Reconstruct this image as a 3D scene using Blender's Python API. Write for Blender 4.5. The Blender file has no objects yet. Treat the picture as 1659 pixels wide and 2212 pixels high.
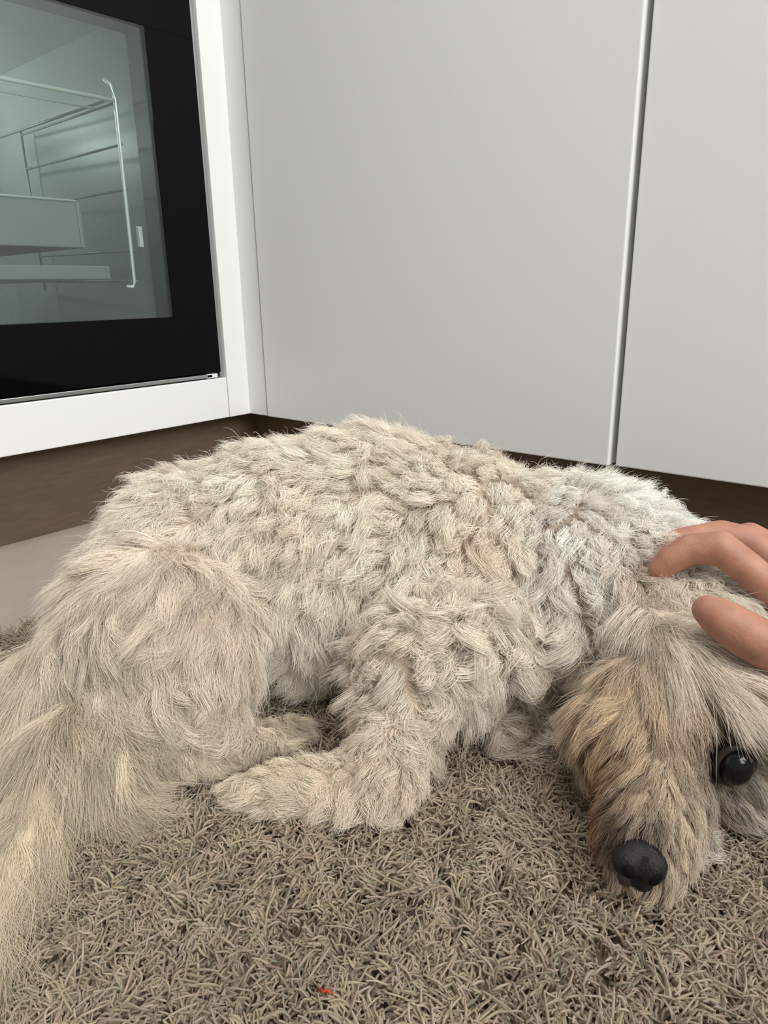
import bpy, bmesh, math
import numpy as np
from mathutils import Vector, Matrix
from mathutils.kdtree import KDTree

rng = np.random.default_rng(7)
scene = bpy.context.scene
COL = scene.collection

# ------------------------------------------------------------------ camera
YAW = math.radians(40.483)          # heading of the view, measured from the oven wall's run
CAM_H = 0.249
right = Vector((0.64493, -0.76404, -0.01750))
down = Vector((-0.23988, -0.18062, -0.95385))
fwd = Vector((0.72562, 0.61936, -0.29977))
cam_data = bpy.data.cameras.new('camera')
cam = bpy.data.objects.new('camera', cam_data)
COL.objects.link(cam)
cam.matrix_world = Matrix(((right.x, -down.x, -fwd.x, 0), (right.y, -down.y, -fwd.y, 0),
                           (right.z, -down.z, -fwd.z, CAM_H), (0, 0, 0, 1)))
cam_data.sensor_fit = 'HORIZONTAL'
cam_data.sensor_width = 36.0
cam_data.lens = 36.0 * 1528.0 / 1659.0
cam_data.clip_start = 0.01
scene.camera = cam

# ------------------------------------------------------------------ light
world = bpy.data.worlds.new('room_light')
scene.world = world
world.use_nodes = True
bg = world.node_tree.nodes['Background']
bg.inputs[0].default_value = (0.985, 1.0, 0.99, 1)
bg.inputs[1].default_value = 0.34

def area(name, loc, target, sx, sy, power, color):
    d = bpy.data.lights.new(name, 'AREA')
    d.shape = 'RECTANGLE'; d.size = sx; d.size_y = sy; d.energy = power; d.color = color
    o = bpy.data.objects.new(name, d); COL.objects.link(o)
    o.location = loc
    o.rotation_euler = (Vector(target) - Vector(loc)).to_track_quat('-Z', 'Y').to_euler()
    return o

area('window_daylight', (-0.15, -1.9, 1.6), (0.3, 0.5, 0.2), 1.7, 1.3, 79.0, (0.99, 1.0, 0.975))
area('ceiling_lamp', (-0.1, 0.0, 2.3), (-0.1, 0.0, 0.0), 0.9, 0.9, 26.0, (1.0, 0.97, 0.92))

scene.view_settings.view_transform = 'Standard'
scene.view_settings.look = 'None'
scene.view_settings.gamma = 1.0
scene.view_settings.use_curve_mapping = False
scene.view_settings.exposure = 0.0

# ------------------------------------------------------------------ helpers
def empty(name, loc=(0, 0, 0), rz=0.0, parent=None):
    o = bpy.data.objects.new(name, None); COL.objects.link(o)
    o.location = loc; o.rotation_euler = (0, 0, rz); o.empty_display_size = 0.05
    if parent: o.parent = parent
    return o

def tag(o, label=None, cat=None, group=None, kind=None):
    if label: o['label'] = label
    if cat: o['category'] = cat
    if group: o['group'] = group
    if kind: o['kind'] = kind
    return o

def link(name, me, mat, parent=None, smooth=False):
    if mat: me.materials.append(mat)
    o = bpy.data.objects.new(name, me); COL.objects.link(o)
    if parent: o.parent = parent
    if smooth: me.polygons.foreach_set('use_smooth', [True] * len(me.polygons))
    return o

def box_into(bm, lo, hi):
    m = Matrix.Translation([(a + b) / 2 for a, b in zip(lo, hi)]) @ Matrix.Diagonal([b - a for a, b in zip(lo, hi)] + [1])
    return bmesh.ops.create_cube(bm, size=1.0, matrix=m)['verts']

def box(name, lo, hi, mat, parent=None, bevel=0.0012):
    bm = bmesh.new(); box_into(bm, lo, hi)
    if bevel:
        bmesh.ops.bevel(bm, geom=bm.edges[:], offset=bevel, segments=2, affect='EDGES', profile=0.6)
    me = bpy.data.meshes.new(name); bm.to_mesh(me); bm.free()
    return link(name, me, mat, parent)

def tube_mesh(name, pts, r, seg=10):
    pts = [Vector(p) for p in pts]
    bm = bmesh.new(); rings = []
    up = Vector((0.13, 0.21, 0.97))
    for i, p in enumerate(pts):
        t = (pts[min(i + 1, len(pts) - 1)] - pts[max(i - 1, 0)]).normalized()
        a = t.cross(up).normalized(); b = t.cross(a)
        rings.append([bm.verts.new(p + r * (math.cos(k * 2 * math.pi / seg) * a + math.sin(k * 2 * math.pi / seg) * b)) for k in range(seg)])
    for r0, r1 in zip(rings, rings[1:]):
        for k in range(seg):
            bm.faces.new((r0[k], r0[(k + 1) % seg], r1[(k + 1) % seg], r1[k]))
    bm.faces.new(rings[0]); bm.faces.new(rings[-1])
    bmesh.ops.recalc_face_normals(bm, faces=bm.faces[:])
    me = bpy.data.meshes.new(name); bm.to_mesh(me); bm.free()
    return me

def tube(name, pts, r, mat, parent=None, seg=10):
    return link(name, tube_mesh(name, pts, r, seg), mat, parent, True)

def material(name, color, rough=0.5, spec=0.5, noise=0.0, scale=60.0, bump=0.0, bump_scale=300.0, metallic=0.0, stretch=None, coat=0.0):
    m = bpy.data.materials.new(name); m.use_nodes = True
    nt = m.node_tree; b = nt.nodes['Principled BSDF']
    b.inputs['Base Color'].default_value = (*color, 1)
    b.inputs['Roughness'].default_value = rough
    b.inputs['Specular IOR Level'].default_value = spec
    b.inputs['Metallic'].default_value = metallic
    b.inputs['Coat Weight'].default_value = coat
    tc = nt.nodes.new('ShaderNodeTexCoord')
    src = tc.outputs['Object']
    if stretch:
        mp = nt.nodes.new('ShaderNodeMapping'); mp.inputs['Scale'].default_value = stretch
        nt.links.new(src, mp.inputs[0]); src = mp.outputs[0]
    if noise:
        n = nt.nodes.new('ShaderNodeTexNoise'); n.inputs['Scale'].default_value = scale; n.inputs['Detail'].default_value = 4
        nt.links.new(src, n.inputs['Vector'])
        r = nt.nodes.new('ShaderNodeValToRGB')
        r.color_ramp.elements[0].position = 0.3; r.color_ramp.elements[1].position = 0.7
        r.color_ramp.elements[0].color = (*[c * (1 - noise) for c in color], 1)
        r.color_ramp.elements[1].color = (*[min(1, c * (1 + noise)) for c in color], 1)
        nt.links.new(n.outputs['Fac'], r.inputs[0]); nt.links.new(r.outputs[0], b.inputs['Base Color'])
    if bump:
        n2 = nt.nodes.new('ShaderNodeTexNoise'); n2.inputs['Scale'].default_value = bump_scale; n2.inputs['Detail'].default_value = 3
        nt.links.new(src, n2.inputs['Vector'])
        bp = nt.nodes.new('ShaderNodeBump'); bp.inputs['Strength'].default_value = bump; bp.inputs['Distance'].default_value = 0.001
        nt.links.new(n2.outputs['Fac'], bp.inputs['Height']); nt.links.new(bp.outputs[0], b.inputs['Normal'])
    return m

M_CAB = material('matt_white_lacquer', (0.74, 0.745, 0.74), 0.42, 0.35, bump=0.04, bump_scale=900)
M_CARC = material('carcass_grey', (0.36, 0.36, 0.37), 0.6)
M_PLINTH = material('dark_brown_laminate', (0.105, 0.075, 0.052), 0.5, 0.3, noise=0.12, scale=40, stretch=(1, 1, 6))
M_FLOOR = material('beige_floor', (0.37, 0.315, 0.26), 0.5, 0.4, noise=0.05, scale=25, bump=0.03)
M_JOINT = material('floor_joint', (0.2, 0.17, 0.14), 0.8)
M_WALL = material('wall_paint', (0.72, 0.71, 0.69), 0.8, 0.2, bump=0.1, bump_scale=200)
M_TOP = material('worktop_laminate', (0.30, 0.27, 0.24), 0.5, 0.4, noise=0.15, scale=80)
M_BLACK = material('black_printed_glass', (0.002, 0.0023, 0.0025), 0.05, 0.12)
M_FRAME_IN = material('oven_seal_grey', (0.03, 0.033, 0.034), 0.5)
M_ENAMEL = material('grey_enamel', (0.30, 0.32, 0.315), 0.4, 0.5, noise=0.1, scale=300)
M_CHROME = material('chrome_wire', (0.88, 0.93, 0.90), 0.3, metallic=.25)
M_WIRE = material('dull_wire', (0.20, 0.215, 0.21), 0.5, metallic=.4)
M_STEEL = material('brushed_steel_trim', (0.55, 0.57, 0.58), 0.3, metallic=1.0)
M_TRAY = material('tray_enamel', (0.22, 0.232, 0.23), 0.35, 0.5)

def glass_material():
    m = bpy.data.materials.new('oven_window_glass'); m.use_nodes = True
    nt = m.node_tree; nt.nodes.remove(nt.nodes['Principled BSDF'])
    out = nt.nodes['Material Output']
    t = nt.nodes.new('ShaderNodeBsdfTransparent'); t.inputs[0].default_value = (0.86, 0.90, 0.885, 1)
    g = nt.nodes.new('ShaderNodeBsdfGlossy'); g.inputs[0].default_value = (0.88, 0.94, 0.93, 1); g.inputs['Roughness'].default_value = 0.05
    mx = nt.nodes.new('ShaderNodeMixShader'); mx.inputs[0].default_value = 0.075
    nt.links.new(t.outputs[0], mx.inputs[1]); nt.links.new(g.outputs[0], mx.inputs[2]); nt.links.new(mx.outputs[0], out.inputs[0])
    return m
M_GLASS = glass_material()

# ------------------------------------------------------------------ room shell
XF, YF = 0.585, 0.724        # front planes of the right-hand doors and of the oven wall
P = 0.099                    # underside of the cabinets
REC = 0.033                  # plinth set back
X0, Y0R = -1.5, -1.3         # how far the two runs go

floor = empty('floor'); floor['kind'] = 'structure'
sub = box('subfloor', (-1.7, -1.6, -0.03), (1.3, 1.4, -0.004), M_JOINT, floor, 0)
seams = [-1.6, -1.182, -0.742, -0.302, 0.138, 0.578, 1.018, 1.4]
for a, b in zip(seams, seams[1:]):
    xs = [-1.7, -0.62, 0.9, 1.3] if (seams.index(a) % 2) else [-1.7, -1.0, 0.44, 1.3]
    for c, d in zip(xs, xs[1:]):
        box('plank', (c + .0004, a + .0004, -0.004), (d - .0004, b - .0004, 0.0), M_FLOOR, floor, 0.0004)
wl = box('wall_left', (X0 - .2, YF + .62, -0.03), (XF + .64, YF + .72, 2.4), M_WALL, None, 0); wl['kind'] = 'structure'
wr = box('wall_right', (XF + .62, Y0R - .3, -0.03), (XF + .72, YF + .62, 2.4), M_WALL, None, 0); wr['kind'] = 'structure'

# plinth boards
box_l = box('plinth_board', (X0, YF + REC, 0.0), (XF + REC, YF + REC + .018, P - .002), M_PLINTH, None, 0.0006)
tag(box_l, 'dark brown plinth board under the oven cabinet', 'plinth')
box_r = box('plinth_board', (XF + REC, Y0R, 0.0), (XF + REC + .018, YF + REC + .018, P - .002), M_PLINTH, None, 0.0006)
tag(box_r, 'dark brown plinth board under the pale grey doors, behind the dog', 'plinth')

# right-hand run: doors on carcasses
TOPZ = 0.85
def door_unit(y0, y1, label, fx=0.0):
    u = empty('cabinet', (XF, (y0 + y1) / 2, 0)); tag(u, label, 'cabinet', 'cabinets of the right-hand run')
    w = (y1 - y0) / 2
    box('carcass', (.021, -w + .0005, P), (.58, w - .0005, TOPZ), M_CARC, u, 0)
    box('door', (fx, -w + .0026, P), (fx + .019, w - .0026, TOPZ - .004), M_CAB, u, 0.0012)
    return u
D1, D2 = 0.6900, 0.2375
door_unit(D2, D1, 'plain white cabinet with handleless door next to the corner post, behind the dog', -.0025)
door_unit(D2 - .452, D2, 'plain white cabinet with handleless door, second from the corner post', .0015)
door_unit(D2 - .904, D2 - .452, 'plain white cabinet with handleless door, third from the corner post')
cp = empty('corner_post', (XF, YF, 0)); tag(cp, 'white L-shaped corner post between the oven cabinet and the plain doors', 'post')
box('side_strip', (0, -0.0325, P), (.019, 0.0, TOPZ - .004), M_CAB, cp, 0.0006)
box('front_strip', (-.0325, 0.0, P), (.019, .019, TOPZ - .004), M_CAB, cp, 0.0006)

# oven run
oc = empty('oven_cabinet', (XF - .0335, YF, 0)); tag(oc, 'white cabinet frame around the built-in oven', 'cabinet')
OX1 = XF - .0335             # right end of the housing
box('bottom_rail', (-.598, 0.0, P), (0.0, .019, .1485), M_CAB, oc, 0.0010)
box('side_panel', (-.016, .022, P), (0.0, .56, TOPZ), M_CAB, oc, 0)
box('side_panel', (-.598, .022, P), (-.582, .56, TOPZ), M_CAB, oc, 0)
box('base_panel', (-.582, .022, P), (-.016, .56, P + .018), M_CAB, oc, 0)
box('oven_shelf', (-.582, .045, .128), (-.016, .56, .144), M_CAB, oc, 0)
lc = empty('cabinet', (OX1 - .600, YF, 0)); tag(lc, 'plain white cabinet with handleless door beside the far side of the oven', 'cabinet')
box('carcass', (-.598, .021, P), (0, .58, TOPZ), M_CARC, lc, 0)
box('door', (-.596, 0, P), (-.003, .019, TOPZ - .004), M_CAB, lc, 0.001)

wt = empty('worktop', (XF, YF, 0)); tag(wt, 'brown-grey worktop over both cabinet runs', 'worktop')
box('slab', (X0 - XF, -.02, TOPZ + .002), (.62, .62, TOPZ + .04), M_TOP, wt, 0.002)
box('slab', (-.02, Y0R - YF, TOPZ + .002), (.62, -.0205, TOPZ + .04), M_TOP, wt, 0.002)

# ------------------------------------------------------------------ oven
ov = empty('oven', (0.2465, YF, 0)); tag(ov, 'black glass built-in oven with grey see-through window', 'oven')
def ovl(x): return x - 0.2465
gx0, gx1, gz0, gz1 = ovl(-0.045), ovl(0.544), 0.1565, 0.622
wx0, wx1, wz0, wz1 = ovl(0.012), ovl(0.484), 0.2235, 0.510
F0 = 0.000                    # glass front plane, in the oven's own frame
dr = empty('door', (0, 0, 0), 0, ov)
box('black_border', (gx0, F0, gz0), (gx1, F0 + .005, wz0), M_BLACK, dr, 0.0004)
box('black_border', (gx0, F0, wz1), (gx1, F0 + .005, gz1), M_BLACK, dr, 0.0004)
box('black_border', (gx0, F0, wz0), (wx0, F0 + .005, wz1), M_BLACK, dr, 0.0004)
box('black_border', (wx1, F0, wz0), (gx1, F0 + .005, wz1), M_BLACK, dr, 0.0004)
box('window_pane', (wx0, F0 + .0005, wz0), (wx1, F0 + .0042, wz1), M_GLASS, dr, 0)
D = F0 + .034
box('inner_frame', (wx1 + .0, F0 + .006, wz0 - .02), (wx1 + .02, D, wz1 + .02), M_FRAME_IN, dr, 0)
box('inner_frame', (wx0 - .02, F0 + .006, wz0 - .02), (wx0, D, wz1 + .02), M_FRAME_IN, dr, 0)
box('inner_frame', (wx0, F0 + .006, wz1), (wx1, D, wz1 + .02), M_FRAME_IN, dr, 0)
box('inner_frame', (wx0, F0 + .006, wz0 - .02), (wx1, D, wz0), M_FRAME_IN, dr, 0)
tube('door_handle', [(gx0 + .04, F0 - .035, .59), (gx1 - .04, F0 - .035, .59)], .008, M_STEEL, dr, 14)
box('control_panel', (gx0, F0, .626), (gx1, F0 + .03, .72), M_BLACK, ov, 0.0006)
for kx in (-.2, .2):
    tube('control_knob', [(kx, F0 - .02, .673), (kx, F0 + .002, .673)], .018, M_STEEL, ov, 24)
box('bottom_trim', (gx0 + .004, F0 + .001, .1500), (gx1 - .012, F0 + .012, .1545), M_STEEL, ov, 0.0008)
box('vent_strip', (gx0 + .02, F0 + .006, .1455), (gx1 - .05, F0 + .014, .1498), M_BLACK, ov, 0.0004)
box('hinge_cap', (gx1 - .020, F0 + .001, .1496), (gx1 - .0045, F0 + .014, .1548), M_CAB, ov, 0.0008)
box('side_trim', (gx1 + .0008, F0 + .003, .150), (gx1 + .0052, F0 + .03, .72), M_STEEL, ov, 0.0005)
# cavity: five walls
cx0, cx1, cz0, cz1, cd = ovl(0.000), ovl(0.497), 0.208, 0.532, 0.42
box('cavity_wall', (cx1, D + .001, cz0), (cx1 + .006, cd, cz1), M_ENAMEL, ov, 0)
box('cavity_wall', (cx0 - .006, D + .001, cz0), (cx0, cd, cz1), M_ENAMEL, ov, 0)
box('cavity_floor', (cx0, D + .001, cz0 - .006), (cx1, cd, cz0), M_ENAMEL, ov, 0)
box('cavity_roof', (cx0, D + .001, cz1), (cx1, cd, cz1 + .006), M_ENAMEL, ov, 0)
box('cavity_back', (cx0 - .006, cd, cz0 - .006), (cx1 + .006, cd + .006, cz1 + .006), M_ENAMEL, ov, 0)
lamp = box('oven_lamp', (cx1 - .175, cd - .012, cz1 - .085), (cx1 - .125, cd, cz1 - .035), material('lamp_cover', (.8, .86, .84), .2), ov, 0.006)
pl = bpy.data.lights.new('oven_lamp_light', 'POINT'); pl.energy = 0.75; pl.color = (0.90, 1.0, 0.97); pl.shadow_soft_size = .02
plo = bpy.data.objects.new('oven_lamp_light', pl); COL.objects.link(plo); plo.parent = ov; plo.location = (cx1 - .15, cd - .05, cz1 - .06)
rk = empty('side_rack', (0, 0, 0), 0, ov)
rx = ovl(0.4675)
tube('upright_wire', [(rx - .010, .046, .2575), (rx - .003, .044, .2575), (rx, .044, .262), (rx, .042, .447), (rx, .046, .462), (rx - .004, .052, .468)], .0019, M_CHROME, rk)
tube('upright_wire', [(rx + .016, .30, .255), (rx + .016, .30, .455)], .0014, M_WIRE, rk)
for z in (.2635, .2965, .36, .405, .446):
    tube('runner_wire', [(rx + .004, .044, z), (rx + .016, .30, z + .004)], .0013, M_WIRE, rk)
box('rack_clip', (rx + .010, .040, .300), (rx + .0145, .046, .322), M_CHROME, rk, 0.0006)
sh = empty('wire_shelf', (0.2465, YF, 0)); tag(sh, 'chrome wire shelf seen through the oven window', 'oven rack')
tube('front_bar', [(ovl(.03), .040, .446), (rx - .002, .040, .446)], .0021, M_CHROME, sh)
for i, yy in enumerate((.062, .30, .325)):
    tube('shelf_wire', [(ovl(.03), yy, .440), (rx - .014, yy, .440)], .0011, M_CHROME if i == 0 else M_WIRE, sh, 6)
for x in (ovl(.035), rx - .014):
    tube('side_bar', [(x, .041, .443), (x, .33, .443)], .0016, M_WIRE, sh, 8)
def tray(label, z0, z1, x1, bead):
    tr = empty('baking_tray', (0.2465, YF, 0)); tag(tr, label, 'baking tray')
    tx0, tx1 = ovl(.03), ovl(x1)
    box('tray_base', (tx0, .06, z0), (tx1, .36, z0 + .003), M_TRAY, tr, 0.0008)
    box('tray_rim', (tx0, .055, z0), (tx1, .060, z1), M_TRAY, tr, 0.0015)
    box('tray_rim', (tx0, .36, z0), (tx1, .365, z1), M_TRAY, tr, 0.0015)
    box('tray_rim', (tx0 - .005, .055, z0), (tx0, .365, z1), M_TRAY, tr, 0.0015)
    box('tray_rim', (tx1, .055, z0), (tx1 + .005, .365, z1), M_TRAY, tr, 0.0015)
    if bead:
        tube('rim_bead', [(tx0, .054, z1 + .001), (tx1, .054, z1 + .001)], .0011, M_CHROME, tr, 8)
tray('deep grey enamel tray with a bright front edge inside the oven', .298, .344, .415, True)
tray('added shallow grey tray standing in for the reflected bands low inside the oven', .2655, .280, .440, False)  # added tray shape, takes the place of reflected bands below the deep tray

# ------------------------------------------------------------------ strands
def strand_material(name, rough=0.6, trans=0.25, spec=0.25):
    m = bpy.data.materials.new(name); m.use_nodes = True
    nt = m.node_tree; b = nt.nodes['Principled BSDF']; out = nt.nodes['Material Output']
    at = nt.nodes.new('ShaderNodeAttribute'); at.attribute_name = 'tint'
    nt.links.new(at.outputs['Color'], b.inputs['Base Color'])
    b.inputs['Roughness'].default_value = rough; b.inputs['Specular IOR Level'].default_value = spec
    tl = nt.nodes.new('ShaderNodeBsdfTranslucent'); nt.links.new(at.outputs['Color'], tl.inputs[0])
    mx = nt.nodes.new('ShaderNodeMixShader'); mx.inputs[0].default_value = trans
    nt.links.new(b.outputs[0], mx.inputs[1]); nt.links.new(tl.outputs[0], mx.inputs[2]); nt.links.new(mx.outputs[0], out.inputs[0])
    return m

def strands(name, pts, rad, tint, mat, parent):
    n, k = pts.shape[:2]
    cu = bpy.data.hair_curves.new(name)
    cu.add_curves([k] * n)
    cu.attributes['position'].data.foreach_set('vector', np.ascontiguousarray(pts, dtype=np.float32).ravel())
    ra = cu.attributes.get('radius') or cu.attributes.new('radius', 'FLOAT', 'POINT')
    ra.data.foreach_set('value', np.ascontiguousarray(rad, dtype=np.float32).ravel())
    ta = cu.attributes.new('tint', 'FLOAT_COLOR', 'CURVE')
    c = np.ones((n, 4), np.float32); c[:, :3] = tint
    ta.data.foreach_set('color', c.ravel())
    cu.materials.append(mat)
    o = bpy.data.objects.new(name, cu); COL.objects.link(o); o.parent = parent
    return o

def unit(v):
    return v / np.maximum(np.linalg.norm(v, axis=-1, keepdims=True), 1e-9)

# ------------------------------------------------------------------ rug
RX0, RX1, RY0, RY1 = -0.95, 0.50, -0.75, 0.527
rug = empty('shaggy_rug', ((RX0 + RX1) / 2, (RY0 + RY1) / 2, 0)); tag(rug, 'beige-grey shaggy rug lying under the dog', 'rug')
rcx, rcy = (RX0 + RX1) / 2, (RY0 + RY1) / 2
M_BACK = material('rug_backing', (0.16, 0.13, 0.095), 0.9, 0.1)
box('backing', (RX0 - rcx, RY0 - rcy, 0.0005), (RX1 - rcx, RY1 - rcy, 0.0045), M_BACK, rug, 0.001)
M_PILE = strand_material('rug_yarn', 0.8, 0.3, 0.1)
def rug_pile():
    ux, uy = math.cos(YAW), math.sin(YAW)
    def scatter(spacing):
        xs = np.arange(RX0 + .003, RX1 - .003, spacing); ys = np.arange(RY0 + .003, RY1 - .003, spacing)
        g = np.stack(np.meshgrid(xs, ys), -1).reshape(-1, 2)
        return g + rng.uniform(-.5, .5, g.shape) * spacing
    g = scatter(.0014)
    f = g[:, 0] * ux + g[:, 1] * uy; r = g[:, 0] * uy - g[:, 1] * ux
    near = (f > .04) & (np.abs(r) < .17 + .62 * f)
    g1 = g[near]
    g2 = scatter(.0027)
    f = g2[:, 0] * ux + g2[:, 1] * uy; r = g2[:, 0] * uy - g2[:, 1] * ux
    g2 = g2[~((f > .04) & (np.abs(r) < .17 + .62 * f))]
    for gg, rad, nm in ((g1, .00045, 'pile'), (g2, .00075, 'pile_fringe')):
        n = len(gg)
        # yarns stand in tufts: those of one tuft lean and close up together, each with a bend of its own
        ts = .0074
        cell = np.floor(gg / ts).astype(int)
        def rnd(k):
            v = np.sin(cell[:, 0] * 12.9898 + cell[:, 1] * 78.233 + k * 37.7) * 43758.5453
            return v - np.floor(v)
        ctr = (cell + .5) * ts + np.stack([rnd(1) - .5, rnd(2) - .5], -1) * ts * .6
        big = np.sin(gg[:, 0] * 23 + 1.3 * np.sin(gg[:, 1] * 31)) * np.cos(gg[:, 1] * 19 + np.sin(gg[:, 0] * 27))
        th = rnd(3) * 2 * np.pi + rng.normal(0, .6, n)
        L = (.0112 + .002 * big + .004 * (rnd(4) - .5)) * rng.uniform(.8, 1.15, n)
        lean = .25 + .6 * rnd(5) + rng.normal(0, .12, n)
        K = 7; s = np.linspace(0, 1, K)
        d = np.stack([np.cos(th), np.sin(th)], -1); e = np.stack([-d[:, 1], d[:, 0]], -1)
        k = rng.normal(0, .55, (n, 1)); wv = rng.uniform(0, 6.28, (n, 1))
        pts = np.zeros((n, K, 3))
        hor = (lean * L)[:, None] * s ** 1.5; sid = k * L[:, None] * s ** 1.7 + .0022 * s * (np.sin(wv + 5.5 * s) - np.sin(wv))
        for ax in (0, 1):
            pts[:, :, ax] = gg[:, ax:ax + 1] + (ctr - gg)[:, ax:ax + 1] * .72 * s + d[:, ax:ax + 1] * hor + e[:, ax:ax + 1] * sid
        pts[:, :, 2] = .003 + L[:, None] * (s - .40 * np.clip(lean, .1, 1)[:, None] * s ** 2.2) + .0014 * s * (np.cos(wv * 1.7 + 6 * s) - np.cos(wv * 1.7))
        pts[:, :, 0] -= rcx; pts[:, :, 1] -= rcy
        rr = rad * (np.array([1.0, 1.0, 1.05, 1.05, 1.0, .9, .55])) * rng.uniform(.8, 1.25, (n, 1))
        base = np.array([0.40, 0.335, 0.25])
        v = rng.normal(1, .09, (n, 1)) * (1 + .06 * big[:, None]) * (.88 + .24 * rnd(6)[:, None])
        hue = rng.normal(0, .010, (n, 3))
        tint = np.clip(base * v + hue, .05, .9)
        o = strands(nm, pts, rr, tint, M_PILE, rug); o['kind'] = 'stuff'
rug_pile()
lint = tube('thread_scrap', [(0.1271, 0.1427, 0.0120), (0.1266, 0.1398, 0.0135), (0.1277, 0.1391, 0.0140), (0.1278, 0.1375, 0.0135), (0.1272, 0.1378, 0.0125)], .0006, material('red_thread', (0.45, 0.06, 0.035), 0.8, 0.1), None, 6)
tag(lint, 'tiny red thread scrap caught in the rug pile', 'thread')

# ------------------------------------------------------------------ frames for the dog and the hand: x to the viewer's right, y away, z up
RZ = YAW - math.pi / 2
def ground(x, y):
    c, s = math.cos(RZ), math.sin(RZ)
    return (c * x - s * y, s * x + c * y, 0.0)

def blob_mesh(name, items, voxel, smooth_n, smooth_f=0.5):
    """items: ('e', centre, radii, rot_xyz) ellipsoids and ('c', [(point, radius), ...]) limbs; fused to one continuous skin."""
    bm = bmesh.new()
    for it in items:
        if it[0] == 'e':
            _, c, r, rot = it
            m = Matrix.Translation(c) @ Matrix.Rotation(rot[2], 4, 'Z') @ Matrix.Rotation(rot[1], 4, 'Y') @ Matrix.Rotation(rot[0], 4, 'X') @ Matrix.Diagonal((*r, 1))
            bmesh.ops.create_icosphere(bm, subdivisions=4, radius=1.0, matrix=m)
        else:
            ch = it[1]
            for (p, ra), (q, rb) in zip(ch, ch[1:]):
                p, q = Vector(p), Vector(q)
                k = max(2, int((q - p).length / (0.22 * min(ra, rb))))
                for i in range(k + 1):
                    t = i / k
                    bmesh.ops.create_icosphere(bm, subdivisions=3, radius=ra + (rb - ra) * t, matrix=Matrix.Translation(p.lerp(q, t)))
    me = bpy.data.meshes.new(name); bm.to_mesh(me); bm.free()
    o = bpy.data.objects.new(name, me); COL.objects.link(o)
    rm = o.modifiers.new('remesh', 'REMESH'); rm.mode = 'VOXEL'; rm.voxel_size = voxel; rm.use_smooth_shade = True
    sm = o.modifiers.new('smooth', 'SMOOTH'); sm.iterations = smooth_n; sm.factor = smooth_f
    dg = bpy.context.evaluated_depsgraph_get()
    new = bpy.data.meshes.new_from_object(o.evaluated_get(dg))
    bpy.data.objects.remove(o); bpy.data.meshes.remove(me)
    new.name = name
    return new

# ------------------------------------------------------------------ dog
dog = empty('dog', ground(0.0, 0.36), RZ)
tag(dog, 'curly cream-white small dog lying on the rug with its head down', 'dog')

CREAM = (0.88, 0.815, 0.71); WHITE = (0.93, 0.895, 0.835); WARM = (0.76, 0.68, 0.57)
YELL = (0.62, 0.54, 0.415); TAN = (0.61, 0.475, 0.33); PALE = (0.80, 0.725, 0.62)  # WARM, YELL: yellowish fur, also darkened a little for shade low on the dog
def fp(L=.017, lift=.75, flow=(-.3, -.3, -.6), curl=.30, turns=1.1, clump=.72, dens=1.0, col=CREAM, drop=.1, lay=.6):
    return dict(L=L, lift=lift, flow=flow, curl=curl, turns=turns, clump=clump, dens=dens, col=col, drop=drop, lay=lay)
BODY = fp(L=.022, curl=.24, lift=.6, lay=.8); BACK = fp(L=.021, lift=.75, flow=(-.35, -.3, -.35), lay=.6, curl=.15, clump=.55, col=CREAM)
SHOULD = fp(L=.021, lift=.85, flow=(.15, -.3, -.2), lay=.5, curl=.14, clump=.55, col=WHITE)
FLANK = fp(L=.023, lift=.40, flow=(-.1, -.4, -.9), curl=.17, turns=.8, clump=.66, col=CREAM, lay=.9)
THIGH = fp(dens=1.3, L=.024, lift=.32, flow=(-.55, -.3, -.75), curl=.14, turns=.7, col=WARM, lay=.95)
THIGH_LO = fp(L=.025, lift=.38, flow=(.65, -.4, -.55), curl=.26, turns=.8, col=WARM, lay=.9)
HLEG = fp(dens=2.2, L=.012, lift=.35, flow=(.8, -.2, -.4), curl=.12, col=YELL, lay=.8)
FARM = fp(L=.023, lift=.6, flow=(-.3, -.5, -.6), curl=.38, turns=1.3, col=CREAM, lay=.6)
FLEG = fp(L=.016, clump=.55, lift=.5, flow=(-.3, -.4, -.7), curl=.20, turns=1.1, col=WARM, lay=.7)
PAW = fp(L=.014, clump=.6, lift=.45, flow=(-.55, -.4, -.7), curl=.18, col=(.74, .66, .53), lay=.8)
BRIS = fp(L=.021, lift=.55, flow=(0, -.5, -.7), curl=.40, turns=1.4, col=PALE, lay=.6)
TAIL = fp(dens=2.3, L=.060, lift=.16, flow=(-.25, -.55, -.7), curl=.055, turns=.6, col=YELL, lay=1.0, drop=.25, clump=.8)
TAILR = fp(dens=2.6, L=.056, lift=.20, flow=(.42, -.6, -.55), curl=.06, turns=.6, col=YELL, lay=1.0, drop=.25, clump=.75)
SKULL = fp(dens=1.5, L=.020, lift=.45, flow=(.05, -.5, -.7), curl=.10, turns=.6, col=(.83, .765, .665), lay=.9)
EAR = fp(dens=2.2, L=.034, lift=.08, flow=(.72, -.35, -.60), curl=.03, turns=.5, col=(.84, .77, .67), lay=1.0, clump=.80)
FACE = fp(dens=2.0, L=.018, lift=.28, flow=(-.02, -.55, -.85), curl=.07, turns=.5, col=TAN, lay=.9, clump=.8)
CHEEK = fp(dens=1.8, L=.017, lift=.42, flow=(-.5, -.4, -.6), curl=.09, turns=.5, col=TAN, lay=.9, clump=.8)
MUZ = fp(dens=3.4, L=.0105, lift=.40, flow=(-.2, -.35, -.7), curl=.07, turns=.5, col=(.62, .52, .39), lay=.9, clump=.8)
MUZR = fp(dens=2.0, L=.014, lift=.45, flow=(.6, -.4, -.5), curl=.10, turns=.5, col=(.82, .77, .69), lay=.9, clump=.8)

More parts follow.
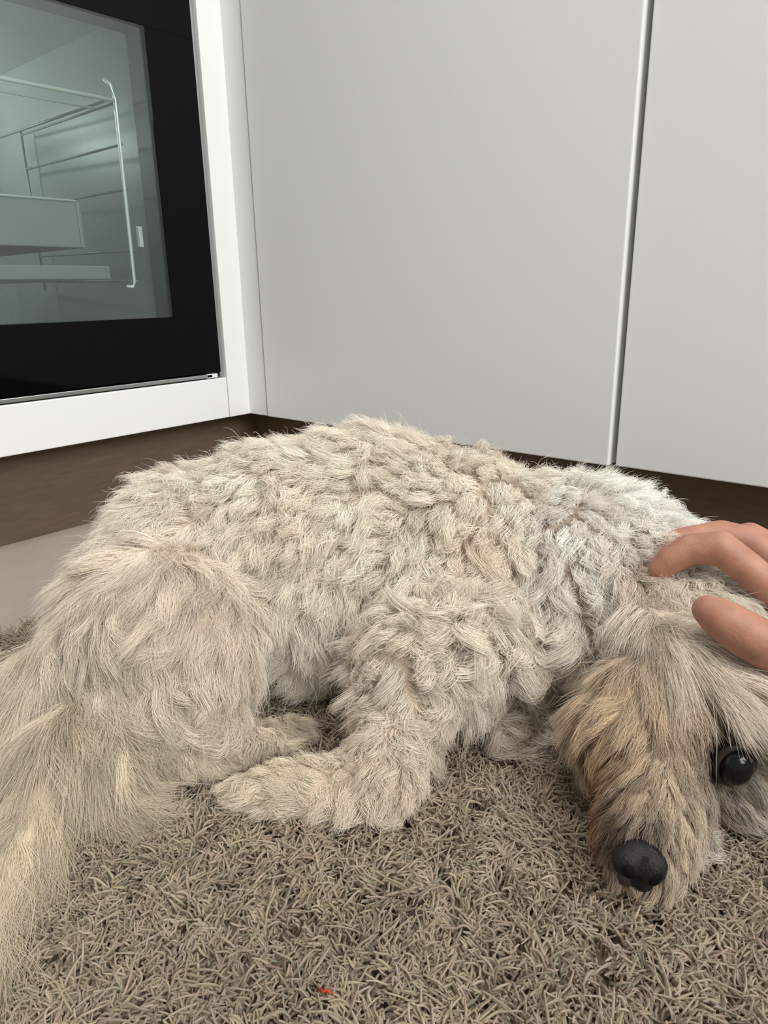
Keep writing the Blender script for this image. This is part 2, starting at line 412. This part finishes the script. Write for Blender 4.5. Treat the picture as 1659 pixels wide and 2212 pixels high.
BLOBS = [
 (('e', (-0.0576, 0.0680, 0.0791), (.086, .062, .076), (0, 0, 0)), BACK),
 (('e', (-0.0124, 0.0720, 0.0853), (.088, .060, .077), (0, 0, 0)), BACK),
 (('e', (-0.0509, 0.0520, 0.0607), (.085, .048, .055), (0, 0, 0)), FLANK),
 (('e', (-0.1169, 0.0550, 0.0798), (.060, .056, .062), (0, 0, 0)), BACK),
 (('e', (0.0454, 0.0600, 0.0719), (.088, .064, .074), (0, 0, 0)), BACK),
 (('e', (0.0501, 0.0350, 0.0603), (.07, .050, .052), (0, 0, 0)), BODY),
 (('e', (0.1173, 0.0450, 0.0700), (.070, .060, .065), (0, 0, 0)), SHOULD),
 (('e', (0.1528, 0.0150, 0.0677), (.052, .048, .050), (0, 0, 0)), SHOULD),
 (('e', (0.1827, 0.0050, 0.0626), (.044, .044, .044), (0, 0, 0)), SHOULD),
 (('e', (-0.1521, 0.0350, 0.0587), (.040, .050, .054), (0, 0, 0)), THIGH),
 (('e', (-0.1249, -0.0080, 0.0660), (.053, .032, .055), (0, .35, 0)), THIGH),
 (('e', (-0.1193, -0.0250, 0.0401), (.042, .024, .036), (0, .2, 0)), THIGH_LO),
 (('c', [((-0.1232, -0.0421, 0.0260), .020), ((-0.0977, -0.0420, 0.0140), .013), ((-0.0752, -0.0307, 0.0140), .013), ((-0.0539, -0.0202, 0.0120), .011)]), HLEG),
 (('c', [((0.0465, 0.0050, 0.0601), .040), ((0.0159, -0.0250, 0.0570), .030)]), FARM),
 (('c', [((0.0159, -0.0250, 0.0570), .028), ((0.0027, -0.0543, 0.0320), .019), ((-0.0012, -0.0732, 0.0220), .017)]), FLEG),
 (('c', [((-0.0012, -0.0732, 0.0220), .017), ((-0.0271, -0.0729, 0.0170), .016), ((-0.0544, -0.0714, 0.0150), .014), ((-0.0673, -0.0696, 0.0130), .012)]), PAW),
 (('c', [((0.1025, 0.0300, 0.0140), .026), ((0.0828, -0.0215, 0.0160), .014), ((0.0645, -0.0238, 0.0120), .011)]), BRIS),
 (('e', (0.0833, 0.0150, 0.0527), (.060, .040, .034), (0, 0, 0)), BRIS),
 (('e', (0.1165, 0.0020, 0.0514), (.038, .034, .030), (0, 0, 0)), BRIS),
 (('e', (0.1561, -0.0300, 0.0651), (.040, .040, .038), (0, 0, 0)), SKULL),
 (('e', (0.1339, -0.0650, 0.0549), (.035, .032, .030), (0, 0, 0)), FACE),
 (('e', (0.1102, -0.0750, 0.0469), (.023, .022, .024), (0, 0, 0)), CHEEK),
 (('e', (0.1671, -0.0750, 0.0198), (.026, .024, .028), (0, 0, 0)), MUZR),
 (('c', [((0.1247, -0.0850, 0.0387), .024), ((0.1073, -0.1180, 0.0297), .0175), ((0.1043, -0.1250, 0.0243), .015)]), MUZ),
 (('c', [((0.1273, -0.1004, 0.0160), .016), ((0.1130, -0.1161, 0.0120), .010)]), MUZR),
 (('c', [((0.1328, -0.0260, 0.0836), .012), ((0.1362, -0.0670, 0.0882), .013), ((0.1489, -0.0900, 0.0801), .011), ((0.1645, -0.1020, 0.0681), .007)]), EAR),
 (('c', [((-0.1756, 0.0000, 0.0496), .022), ((-0.1762, -0.0300, 0.0302), .018), ((-0.1698, -0.0600, 0.0180), .014), ((-0.1697, -0.1075, 0.0140), .010), ((-0.1669, -0.1392, 0.0120), .006)]), TAIL),
 (('c', [((-0.1560, -0.0474, 0.0360), .014), ((-0.1399, -0.0607, 0.0220), .012)]), TAILR),
]
body_me = blob_mesh('body', [b[0] for b in BLOBS], .0034, 10)
M_SKIN = material('dog_skin', (0.52, 0.42, 0.32), 0.8, 0.1, noise=0.1, scale=120)
def pigment(m, spots):
    # dark skin round the eye and the nose
    nt = m.node_tree; b = nt.nodes['Principled BSDF']; src = b.inputs['Base Color'].links[0].from_socket
    tc = nt.nodes.new('ShaderNodeTexCoord')
    for c, r0, r1 in spots:
        d = nt.nodes.new('ShaderNodeVectorMath'); d.operation = 'DISTANCE'; d.inputs[1].default_value = c
        nt.links.new(tc.outputs['Object'], d.inputs[0])
        mr = nt.nodes.new('ShaderNodeMapRange'); mr.inputs[1].default_value = r0; mr.inputs[2].default_value = r1; mr.inputs[3].default_value = 1; mr.inputs[4].default_value = 0
        nt.links.new(d.outputs['Value'], mr.inputs[0])
        mx = nt.nodes.new('ShaderNodeMixRGB'); mx.inputs[2].default_value = (0.035, 0.027, 0.025, 1)
        nt.links.new(mr.outputs[0], mx.inputs[0]); nt.links.new(src, mx.inputs[1]); src = mx.outputs[0]
    nt.links.new(src, b.inputs['Base Color'])
body_o = link('body', body_me, M_SKIN, dog, True)

EYE_R = Vector((0.1498, -0.1028, 0.0500)); EYE_L = Vector((0.1025, -0.0860, 0.0479)); NOSE = Vector((0.0979, -0.1380, 0.0318))
pigment(M_SKIN, [(EYE_R, .014, .022), (NOSE, .013, .020)])
M_EYE = material('dark_eye', (0.006, 0.0065, 0.007), 0.16, 0.35)
M_RIM = material('eye_rim', (0.035, 0.026, 0.024), 0.5, 0.3)
M_NOSE = material('nose_leather', (0.012, 0.0105, 0.0105), 0.5, 0.28, noise=.3, scale=900, bump=.5, bump_scale=1500)
M_HOLE = material('nostril', (0.004, 0.004, 0.004), 0.8, 0.1)
def ball(name, c, r, mat, parent, rot=(0, 0, 0)):
    bm = bmesh.new()
    m = Matrix.Translation(c) @ Matrix.Rotation(rot[2], 4, 'Z') @ Matrix.Rotation(rot[1], 4, 'Y') @ Matrix.Rotation(rot[0], 4, 'X') @ Matrix.Diagonal((*r, 1))
    bmesh.ops.create_icosphere(bm, subdivisions=4, radius=1.0, matrix=m)
    me = bpy.data.meshes.new(name); bm.to_mesh(me); bm.free()
    return link(name, me, mat, parent, True)
for e, k in ((EYE_R, 1.0), (EYE_L, .8)):
    eo = ball('eye', e, (.0074 * k, .0062 * k, .0086 * k), M_EYE, dog)
    me = blob_mesh('eyelid', [('c', [(tuple(e + Vector((.0078 * k * math.cos(a), .0016, .0090 * k * math.sin(a)))), 0.0020 * k) for a in np.linspace(0, 2 * math.pi, 25)])], .0008, 3)
    link('eyelid', me, M_RIM, eo, True)
n0 = NOSE
nose_me = blob_mesh('nose', [
  ('e', tuple(n0 + Vector((-.0048, .0015, .0018))), (.0062, .0060, .0064), (0, .35, 0)),
  ('e', tuple(n0 + Vector((.0044, .0010, -.0008))), (.0062, .0060, .0070), (0, .5, 0)),
  ('e', tuple(n0 + Vector((.0008, .0030, .0046))), (.0078, .0050, .0040), (0, .2, 0)),
  ('e', tuple(n0 + Vector((.0022, .0020, -.0078))), (.0046, .0046, .0052), (0, 0, 0))], .0007, 3)
nose_o = link('nose', nose_me, M_NOSE, dog, True)
for s in (-1, 1):
    ball('nostril', n0 + Vector((s * .0052 - .0008, -.0043, -.0002 - s * .0018)), (.0021, .0014, .0034), M_HOLE, nose_o, (0, s * .5, 0))
lip = blob_mesh('lip', [('c', [(tuple(n0 + Vector((-.006, .010, -.009))), .0035), (tuple(n0 + Vector((-.003, .006, -.010))), .0042), (tuple(n0 + Vector((.004, .004, -.0105))), .0045), (tuple(n0 + Vector((.012, .016, -.009))), .0035)])], .0008, 3)
link('lip', lip, material('lip_skin', (0.05, 0.034, 0.03), 0.45, 0.4), dog, True)

def grow_fur():
    rng = np.random.default_rng(21)
    me = body_me
    nv = len(me.vertices); co = np.empty(nv * 3); me.vertices.foreach_get('co', co); co = co.reshape(-1, 3)
    no = np.empty(nv * 3); me.vertices.foreach_get('normal', no); no = no.reshape(-1, 3)
    me.calc_loop_triangles()
    tri = np.empty(len(me.loop_triangles) * 3, np.int32); me.loop_triangles.foreach_get('vertices', tri); tri = tri.reshape(-1, 3)
    # per-vertex parameters blended from the anatomy
    W = []
    for it, prm in BLOBS:
        if it[0] == 'e':
            c = np.array(it[1]); r = np.array(it[2])
            R = np.array((Matrix.Rotation(it[3][2], 3, 'Z') @ Matrix.Rotation(it[3][1], 3, 'Y') @ Matrix.Rotation(it[3][0], 3, 'X')))
            q = (co - c) @ R
            d = (np.linalg.norm(q / r, axis=1) - 1) * r.min()
        else:
            d = np.full(nv, 9.0)
            for (p, ra), (q, rb) in zip(it[1], it[1][1:]):
                p, q = np.array(p), np.array(q)
                t = np.clip(((co - p) @ (q - p)) / ((q - p) @ (q - p)), 0, 1)
                d = np.minimum(d, np.linalg.norm(co - p - t[:, None] * (q - p), axis=1) - (ra + (rb - ra) * t))
        W.append(np.exp(-np.clip(d, -.01, .2) / .007))
    W = np.array(W).T; W /= W.sum(1, keepdims=True)
    def mix(key):
        return W @ np.array([np.atleast_1d(b[1][key]) for b in BLOBS], dtype=float)
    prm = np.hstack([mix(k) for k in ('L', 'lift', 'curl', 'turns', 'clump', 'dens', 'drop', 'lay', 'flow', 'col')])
    # stains and bare skin that the dog has
    def near(pt, r):
        return np.exp(-(np.linalg.norm(co - np.array(pt), axis=1) / r) ** 2)
    def stain(pt, r, col, a):
        w = (a * near(pt, r))[:, None]
        prm[:, 11:14] = prm[:, 11:14] * (1 - w) + np.array(col) * w
    stain((0.0881, -0.1100, 0.0314), .021, (.22, .09, .045), .95)
    stain((0.0862, -0.0900, 0.0359), .012, (.50, .31, .16), .8)
    stain((0.0891, -0.0980, 0.0372), .014, (.30, .14, .07), .9)
    stain((0.1021, -0.0950, 0.0540), .010, (.42, .25, .13), .7)
    stain((0.1465, -0.0980, 0.0210), .012, (.36, .22, .17), .6)
    stain(EYE_R + Vector((-.004, .009, 0)), .020, (.05, .036, .03), .97)
    stain((0.1428, -0.0750, 0.0661), .013, (.50, .385, .26), .8)
    stain(n0 + Vector((0, .008, .009)), .0125, (.07, .058, .052), .95)
    stain((-0.0521, 0.0000, 0.1306), .030, (.72, .60, .47), .35)
    stain((0.0577, 0.0000, 0.1099), .022, (.70, .58, .42), .45)
    stain((0.1333, -0.0200, 0.1148), .020, (.62, .47, .33), .7)
    ew = near(EYE_R + Vector((-.002, .008, 0)), .016); prm[:, 0] *= 1 - .6 * ew
    bare = np.zeros(nv, bool)
    bare |= np.linalg.norm(co - np.array(EYE_R), axis=1) < .0115
    bare |= np.linalg.norm(co - np.array(n0), axis=1) < .0085
    area_t = np.linalg.norm(np.cross(co[tri[:, 1]] - co[tri[:, 0]], co[tri[:, 2]] - co[tri[:, 0]]), axis=1) / 2
    zc = co[tri].mean(1)[:, 2]; nz = no[tri].mean(1)[:, 2]; ny = no[tri].mean(1)[:, 1]
    wgt = area_t * prm[tri, 5].mean(1)
    wgt *= np.where(bare[tri].any(1), 0, 1)
    wgt *= np.where(zc < .003, 0, 1) * np.where((nz < -.75) & (zc < .03), .15, 1) * np.where(ny > .45, .45, 1)
    cum = np.cumsum(wgt); tot = cum[-1]
    def sample(n):
        t = np.searchsorted(cum, rng.random(n) * tot); t = np.minimum(t, len(tri) - 1)
        u, v = rng.random(n), rng.random(n); f = u + v > 1; u[f], v[f] = 1 - u[f], 1 - v[f]
        bc = np.stack([1 - u - v, u, v], 1)[:, :, None]
        return (co[tri[t]] * bc).sum(1), unit((no[tri[t]] * bc).sum(1)), (prm[tri[t]] * bc).sum(1)
    N, NS, NL = 340000, 34000, 3300
    K = 9; s = np.linspace(0, 1, K)[None, :, None]
    lp, ln, lq = sample(NL * 3)
    nf = np.sin(lp[:, 0] * 90 + 2 * np.sin(lp[:, 2] * 70)) * np.sin(lp[:, 2] * 95 + 2 * np.sin(lp[:, 1] * 80))
    keep = np.argsort(-(.9 * nf + rng.gumbel(0, 1, NL * 3)))[:NL]; lp, ln, lq = lp[keep], ln[keep], lq[keep]
    sp, sn, sq = sample(NS); hp, hn, hq = sample(N)
    def tree(pts):
        kd = KDTree(len(pts))
        for i, p in enumerate(pts): kd.insert(p, i)
        kd.balance(); return kd
    kl = tree(lp); ks = tree(sp)
    near3 = [kl.find_n(p, 4) for p in sp]
    s2l = np.array([f[0][1] for f in near3]); i3 = np.array([[g[1] for g in f] for f in near3]); d3 = np.array([[g[2] for g in f] for f in near3])
    h2s = np.array([ks.find(p)[1] for p in hp]); h2l = s2l[h2s]
    # lock guides
    Lk = lq[:, 0] * rng.uniform(.65, 1.3, NL)
    jit = rng.normal(0, 1, (NL, 3))
    curl = lq[:, 2]
    q = lp * 38
    wob = np.stack([np.sin(q[:, 0] + 1.7 * np.sin(q[:, 2] * .8)) , np.sin(q[:, 1] * 1.1 + 1.3 * np.sin(q[:, 0])), np.sin(q[:, 2] * 1.2 + 1.9 * np.sin(q[:, 0] * .7 + 2))], 1)
    q2 = lp * 105
    wob2 = np.stack([np.sin(q2[:, 2] + 1.7 * np.sin(q2[:, 0])), np.sin(q2[:, 0] + 2 * np.sin(q2[:, 1])), np.sin(q2[:, 0] * 1.1 + 1.5 * np.sin(q2[:, 2]))], 1)
    wk = np.clip(curl / .3, .12, 1.2)[:, None]
    fl = unit(lq[:, 8:11]) + (.55 * wob + .45 * wob2) * wk + jit * (.12 + .5 * curl[:, None])
    ft = unit(fl - (fl * ln).sum(1, keepdims=True) * ln)
    bt = np.cross(ln, ft)
    ph = rng.uniform(0, 2 * np.pi, NL); sg = rng.choice([-1, 1], NL)
    def C(a): return a[:, None, None]
    lift, lay, drop = lq[:, 1], lq[:, 7], lq[:, 6]
    ax = C(Lk * lift) * (s - .32 * s ** 2) * ln[:, None] + C(Lk * lay) * (.35 * s + .65 * s ** 1.6) * ft[:, None]
    ax[:, :, 2] -= (Lk * drop)[:, None] * s[..., 0] ** 2
    an = C(ph) + C(sg * lq[:, 3] * rng.uniform(.7, 1.3, NL)) * 2 * np.pi * s
    amp = C(Lk * curl) * np.minimum(1, 1.6 * s)
    c1 = (np.cos(an) - np.cos(C(ph))) * amp; c2 = (np.sin(an) - np.sin(C(ph))) * amp
    guide = ax + c1 * bt[:, None] + c2 * (.75 * ln + .5 * ft)[:, None]
    sharp = 1.4 + 60 * np.clip(sq[:, 2:3], .05, .5) ** 2 + 60 * np.maximum(0, sq[:, 4:5] - .7)
    w3 = (d3 + .0006) ** -sharp; w3 /= w3.sum(1, keepdims=True)
    gsub = (guide[i3] * w3[:, :, None, None]).sum(1)
    # sub-lock wave
    ph2 = rng.uniform(0, 2 * np.pi, NS); a2 = (sq[:, 2] + .06) * sq[:, 0] * .26
    bt2 = bt[s2l]
    w2 = C(a2) * s * (np.sin(C(ph2) + 2 * np.pi * 1.4 * s) - np.sin(C(ph2)))
    subw = w2 * bt2[:, None] + C(a2) * s * np.cos(C(ph2) + 7 * s) * ln[s2l][:, None]
    cl = hq[:, 4]
    d1 = (sp[h2s] - lp[h2l])[:, None]; d2 = (hp - sp[h2s])[:, None]
    scl = rng.uniform(.62, 1.06, N)
    g = gsub[h2s] * C(scl)
    pts = lp[h2l][:, None] + d1 * (1 - C(cl) * s ** .9) + d2 * (1 - .8 * C(cl) * s ** 1.2) + g + subw[h2s]
    fr = rng.normal(0, 1, (N, 1, 3)) * C(hq[:, 0]) * .075
    pts += fr * s ** 1.5
    stray = rng.random(N) < .03
    pts[stray] += (rng.normal(0, 1, (stray.sum(), 1, 3)) * C(hq[stray, 0]) * .22) * s ** 1.4
    pts[:, :, 2] = np.maximum(pts[:, :, 2], .0125 + .005 * rng.random((N, 1)))
    # no long hair hangs over the open eye
    e = np.array(EYE_R) + np.array((0, -.003, 0))
    over = (np.linalg.norm(pts[:, 2:] - e, axis=2).min(1) < .0150) & (np.linalg.norm(hp - e, axis=1) > .0170)
    nz_ = (np.linalg.norm(pts[:, 3:] - (np.array(n0) + np.array((0, -.004, 0))), axis=2).min(1) < .0085) & (rng.random(N) < .85)
    keep = ~(over | nz_); pts, hq, h2l = pts[keep], hq[keep], h2l[keep]; N = len(pts)
    # keep the eye and the nose clear
    for c, r in ((np.array(EYE_R) + np.array((0, -.003, 0)), .0092), (np.array(n0), .0085)):
        v = pts - c; d = np.linalg.norm(v, axis=2, keepdims=True)
        pts = np.where(d < r, c + v / np.maximum(d, 1e-6) * r, pts)
    rad = np.array([.95, 1, 1, .95, .9, .8, .65, .45, .2])[None] * .000100 * rng.uniform(.8, 1.2, (N, 1))
    tanw = np.clip((.72 - lq[:, 11:12]) / .12, 0, 1); lv = np.clip(rng.normal(1, .045 + .13 * tanw, (NL, 1)), .55, 1.25)
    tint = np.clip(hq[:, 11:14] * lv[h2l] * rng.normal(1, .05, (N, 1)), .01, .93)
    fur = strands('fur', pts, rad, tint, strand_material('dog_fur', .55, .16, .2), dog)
    fur['kind'] = 'stuff'
grow_fur()

# ------------------------------------------------------------------ hand that strokes the dog
person = empty('person', ground(0.26, 0.30), RZ)
tag(person, 'bare hand and forearm reaching in to stroke the top of the dog\'s head', 'person')
fing = [
 ('c', [((-0.1187, 0.0380, 0.1086), .0060), ((-0.1136, 0.0370, 0.1150), .0075), ((-0.1052, 0.0350, 0.1211), .0080), ((-0.0938, 0.0280, 0.1240), .0088), ((-0.0827, 0.0230, 0.1159), .0083), ((-0.0727, 0.0180, 0.1070), .0086), ((-0.0477, 0.0100, 0.0850), .0110)]),
 ('c', [((-0.1112, 0.0560, 0.1155), .0050), ((-0.1001, 0.0570, 0.1178), .0070), ((-0.0796, 0.0570, 0.1209), .0078), ((-0.0655, 0.0510, 0.1175), .0086), ((-0.0486, 0.0350, 0.1012), .0096), ((-0.0326, 0.0250, 0.0835), .0112)]),
 ('c', [((-0.0826, 0.0680, 0.1073), .0062), ((-0.0704, 0.0680, 0.1131), .0076), ((-0.0590, 0.0660, 0.1157), .0082), ((-0.0403, 0.0600, 0.1054), .0088), ((-0.0120, 0.0420, 0.0815), .0108)]),
 ('c', [((-0.0493, 0.0800, 0.0964), .0052), ((-0.0333, 0.0820, 0.1039), .0064), ((-0.0113, 0.0760, 0.0944), .0072), ((0.0109, 0.0600, 0.0753), .0098)]),
 ('c', [((-0.1211, -0.0220, 0.1145), .0066), ((-0.1166, -0.0250, 0.1122), .0088), ((-0.1082, -0.0290, 0.1072), .0101), ((-0.1018, -0.0310, 0.1038), .0103), ((-0.0916, -0.0320, 0.0977), .0096), ((-0.0675, -0.0280, 0.0860), .0120), ((-0.0271, -0.0100, 0.0661), .0150)]),
 ('c', [((-0.0477, 0.0100, 0.0850), .0110), ((0.0030, 0.0100, 0.0636), .0150)]),
 ('c', [((-0.0326, 0.0250, 0.0835), .0115), ((0.0093, 0.0180, 0.0615), .0160)]),
 ('c', [((-0.0120, 0.0420, 0.0815), .0110), ((0.0196, 0.0280, 0.0583), .0155)]),
 ('c', [((0.0109, 0.0600, 0.0753), .0100), ((0.0283, 0.0360, 0.0564), .0145)]),
 ('c', [((-0.0214, 0.0000, 0.0598), .0150), ((0.0071, 0.0120, 0.0624), .0170)]),
 ('c', [((0.0138, 0.0220, 0.0591), .0195), ((0.055, -0.012, 0.118), .0205), ((0.12, -0.075, 0.128), .0270), ((0.19, -0.145, 0.140), .0330), ((0.245, -0.205, 0.150), .0330), ((0.235, -0.30, 0.235), .0370), ((0.205, -0.43, 0.36), .0430), ((0.18, -0.50, 0.43), .0470)]),
]
hand_me = blob_mesh('arm', fing, .0014, 5)
def skin_material():
    m = bpy.data.materials.new('human_skin'); m.use_nodes = True
    nt = m.node_tree; b = nt.nodes['Principled BSDF']
    tc = nt.nodes.new('ShaderNodeTexCoord')
    n = nt.nodes.new('ShaderNodeTexNoise'); n.inputs['Scale'].default_value = 90; n.inputs['Detail'].default_value = 5
    nt.links.new(tc.outputs['Object'], n.inputs['Vector'])
    r = nt.nodes.new('ShaderNodeValToRGB')
    r.color_ramp.elements[0].position = .3; r.color_ramp.elements[1].position = .72
    r.color_ramp.elements[0].color = (0.315, 0.138, 0.09, 1); r.color_ramp.elements[1].color = (0.425, 0.21, 0.142, 1)
    nt.links.new(n.outputs['Fac'], r.inputs[0]); nt.links.new(r.outputs[0], b.inputs['Base Color'])
    b.inputs['Roughness'].default_value = .58
    b.inputs['Subsurface Weight'].default_value = .12
    b.inputs['Subsurface Radius'].default_value = (.004, .0015, .0008)
    b.inputs['Subsurface Scale'].default_value = 1.0
    n2 = nt.nodes.new('ShaderNodeTexNoise'); n2.inputs['Scale'].default_value = 700; n2.inputs['Detail'].default_value = 2
    nt.links.new(tc.outputs['Object'], n2.inputs['Vector'])
    bp = nt.nodes.new('ShaderNodeBump'); bp.inputs['Strength'].default_value = .3; bp.inputs['Distance'].default_value = .0006
    nt.links.new(n2.outputs['Fac'], bp.inputs['Height']); nt.links.new(bp.outputs[0], b.inputs['Normal'])
    return m
arm = link('arm', hand_me, skin_material(), person, True)
M_NAIL = material('fingernail', (0.62, 0.34, 0.28), 0.28, 0.5)
def nail(base, along, up, w, l):
    bm = bmesh.new()
    a = Vector(along).normalized(); u = Vector(up); u = (u - u.dot(a) * a).normalized(); s = a.cross(u)
    m = Matrix.Translation(base) @ Matrix(((a.x, s.x, u.x, 0), (a.y, s.y, u.y, 0), (a.z, s.z, u.z, 0), (0, 0, 0, 1))) @ Matrix.Diagonal((l, w, .0013, 1))
    bmesh.ops.create_icosphere(bm, subdivisions=3, radius=1.0, matrix=m)
    me = bpy.data.meshes.new('fingernail'); bm.to_mesh(me); bm.free()
    return link('fingernail', me, M_NAIL, arm, True)
def on_tip(tip, nxt, up, r, w, l):
    tip, nxt = Vector(tip), Vector(nxt)
    a = (tip - nxt).normalized(); u = Vector(up); u = (u - u.dot(a) * a).normalized()
    nail(tip - a * .0026 + u * r * .96, a, u, w, l)
on_tip((-0.1187, 0.0380, 0.1086), (-0.1136, 0.0370, 0.1150), (-.2, .8, .7), .0047, .0042, .0050)
on_tip((-0.1112, 0.0560, 0.1155), (-0.1001, 0.0570, 0.1178), (-.1, .6, .8), .0045, .0040, .0050)
on_tip((-0.1211, -0.0220, 0.1145), (-0.1166, -0.0250, 0.1122), (.1, .75, .7), .0050, .0050, .0058)
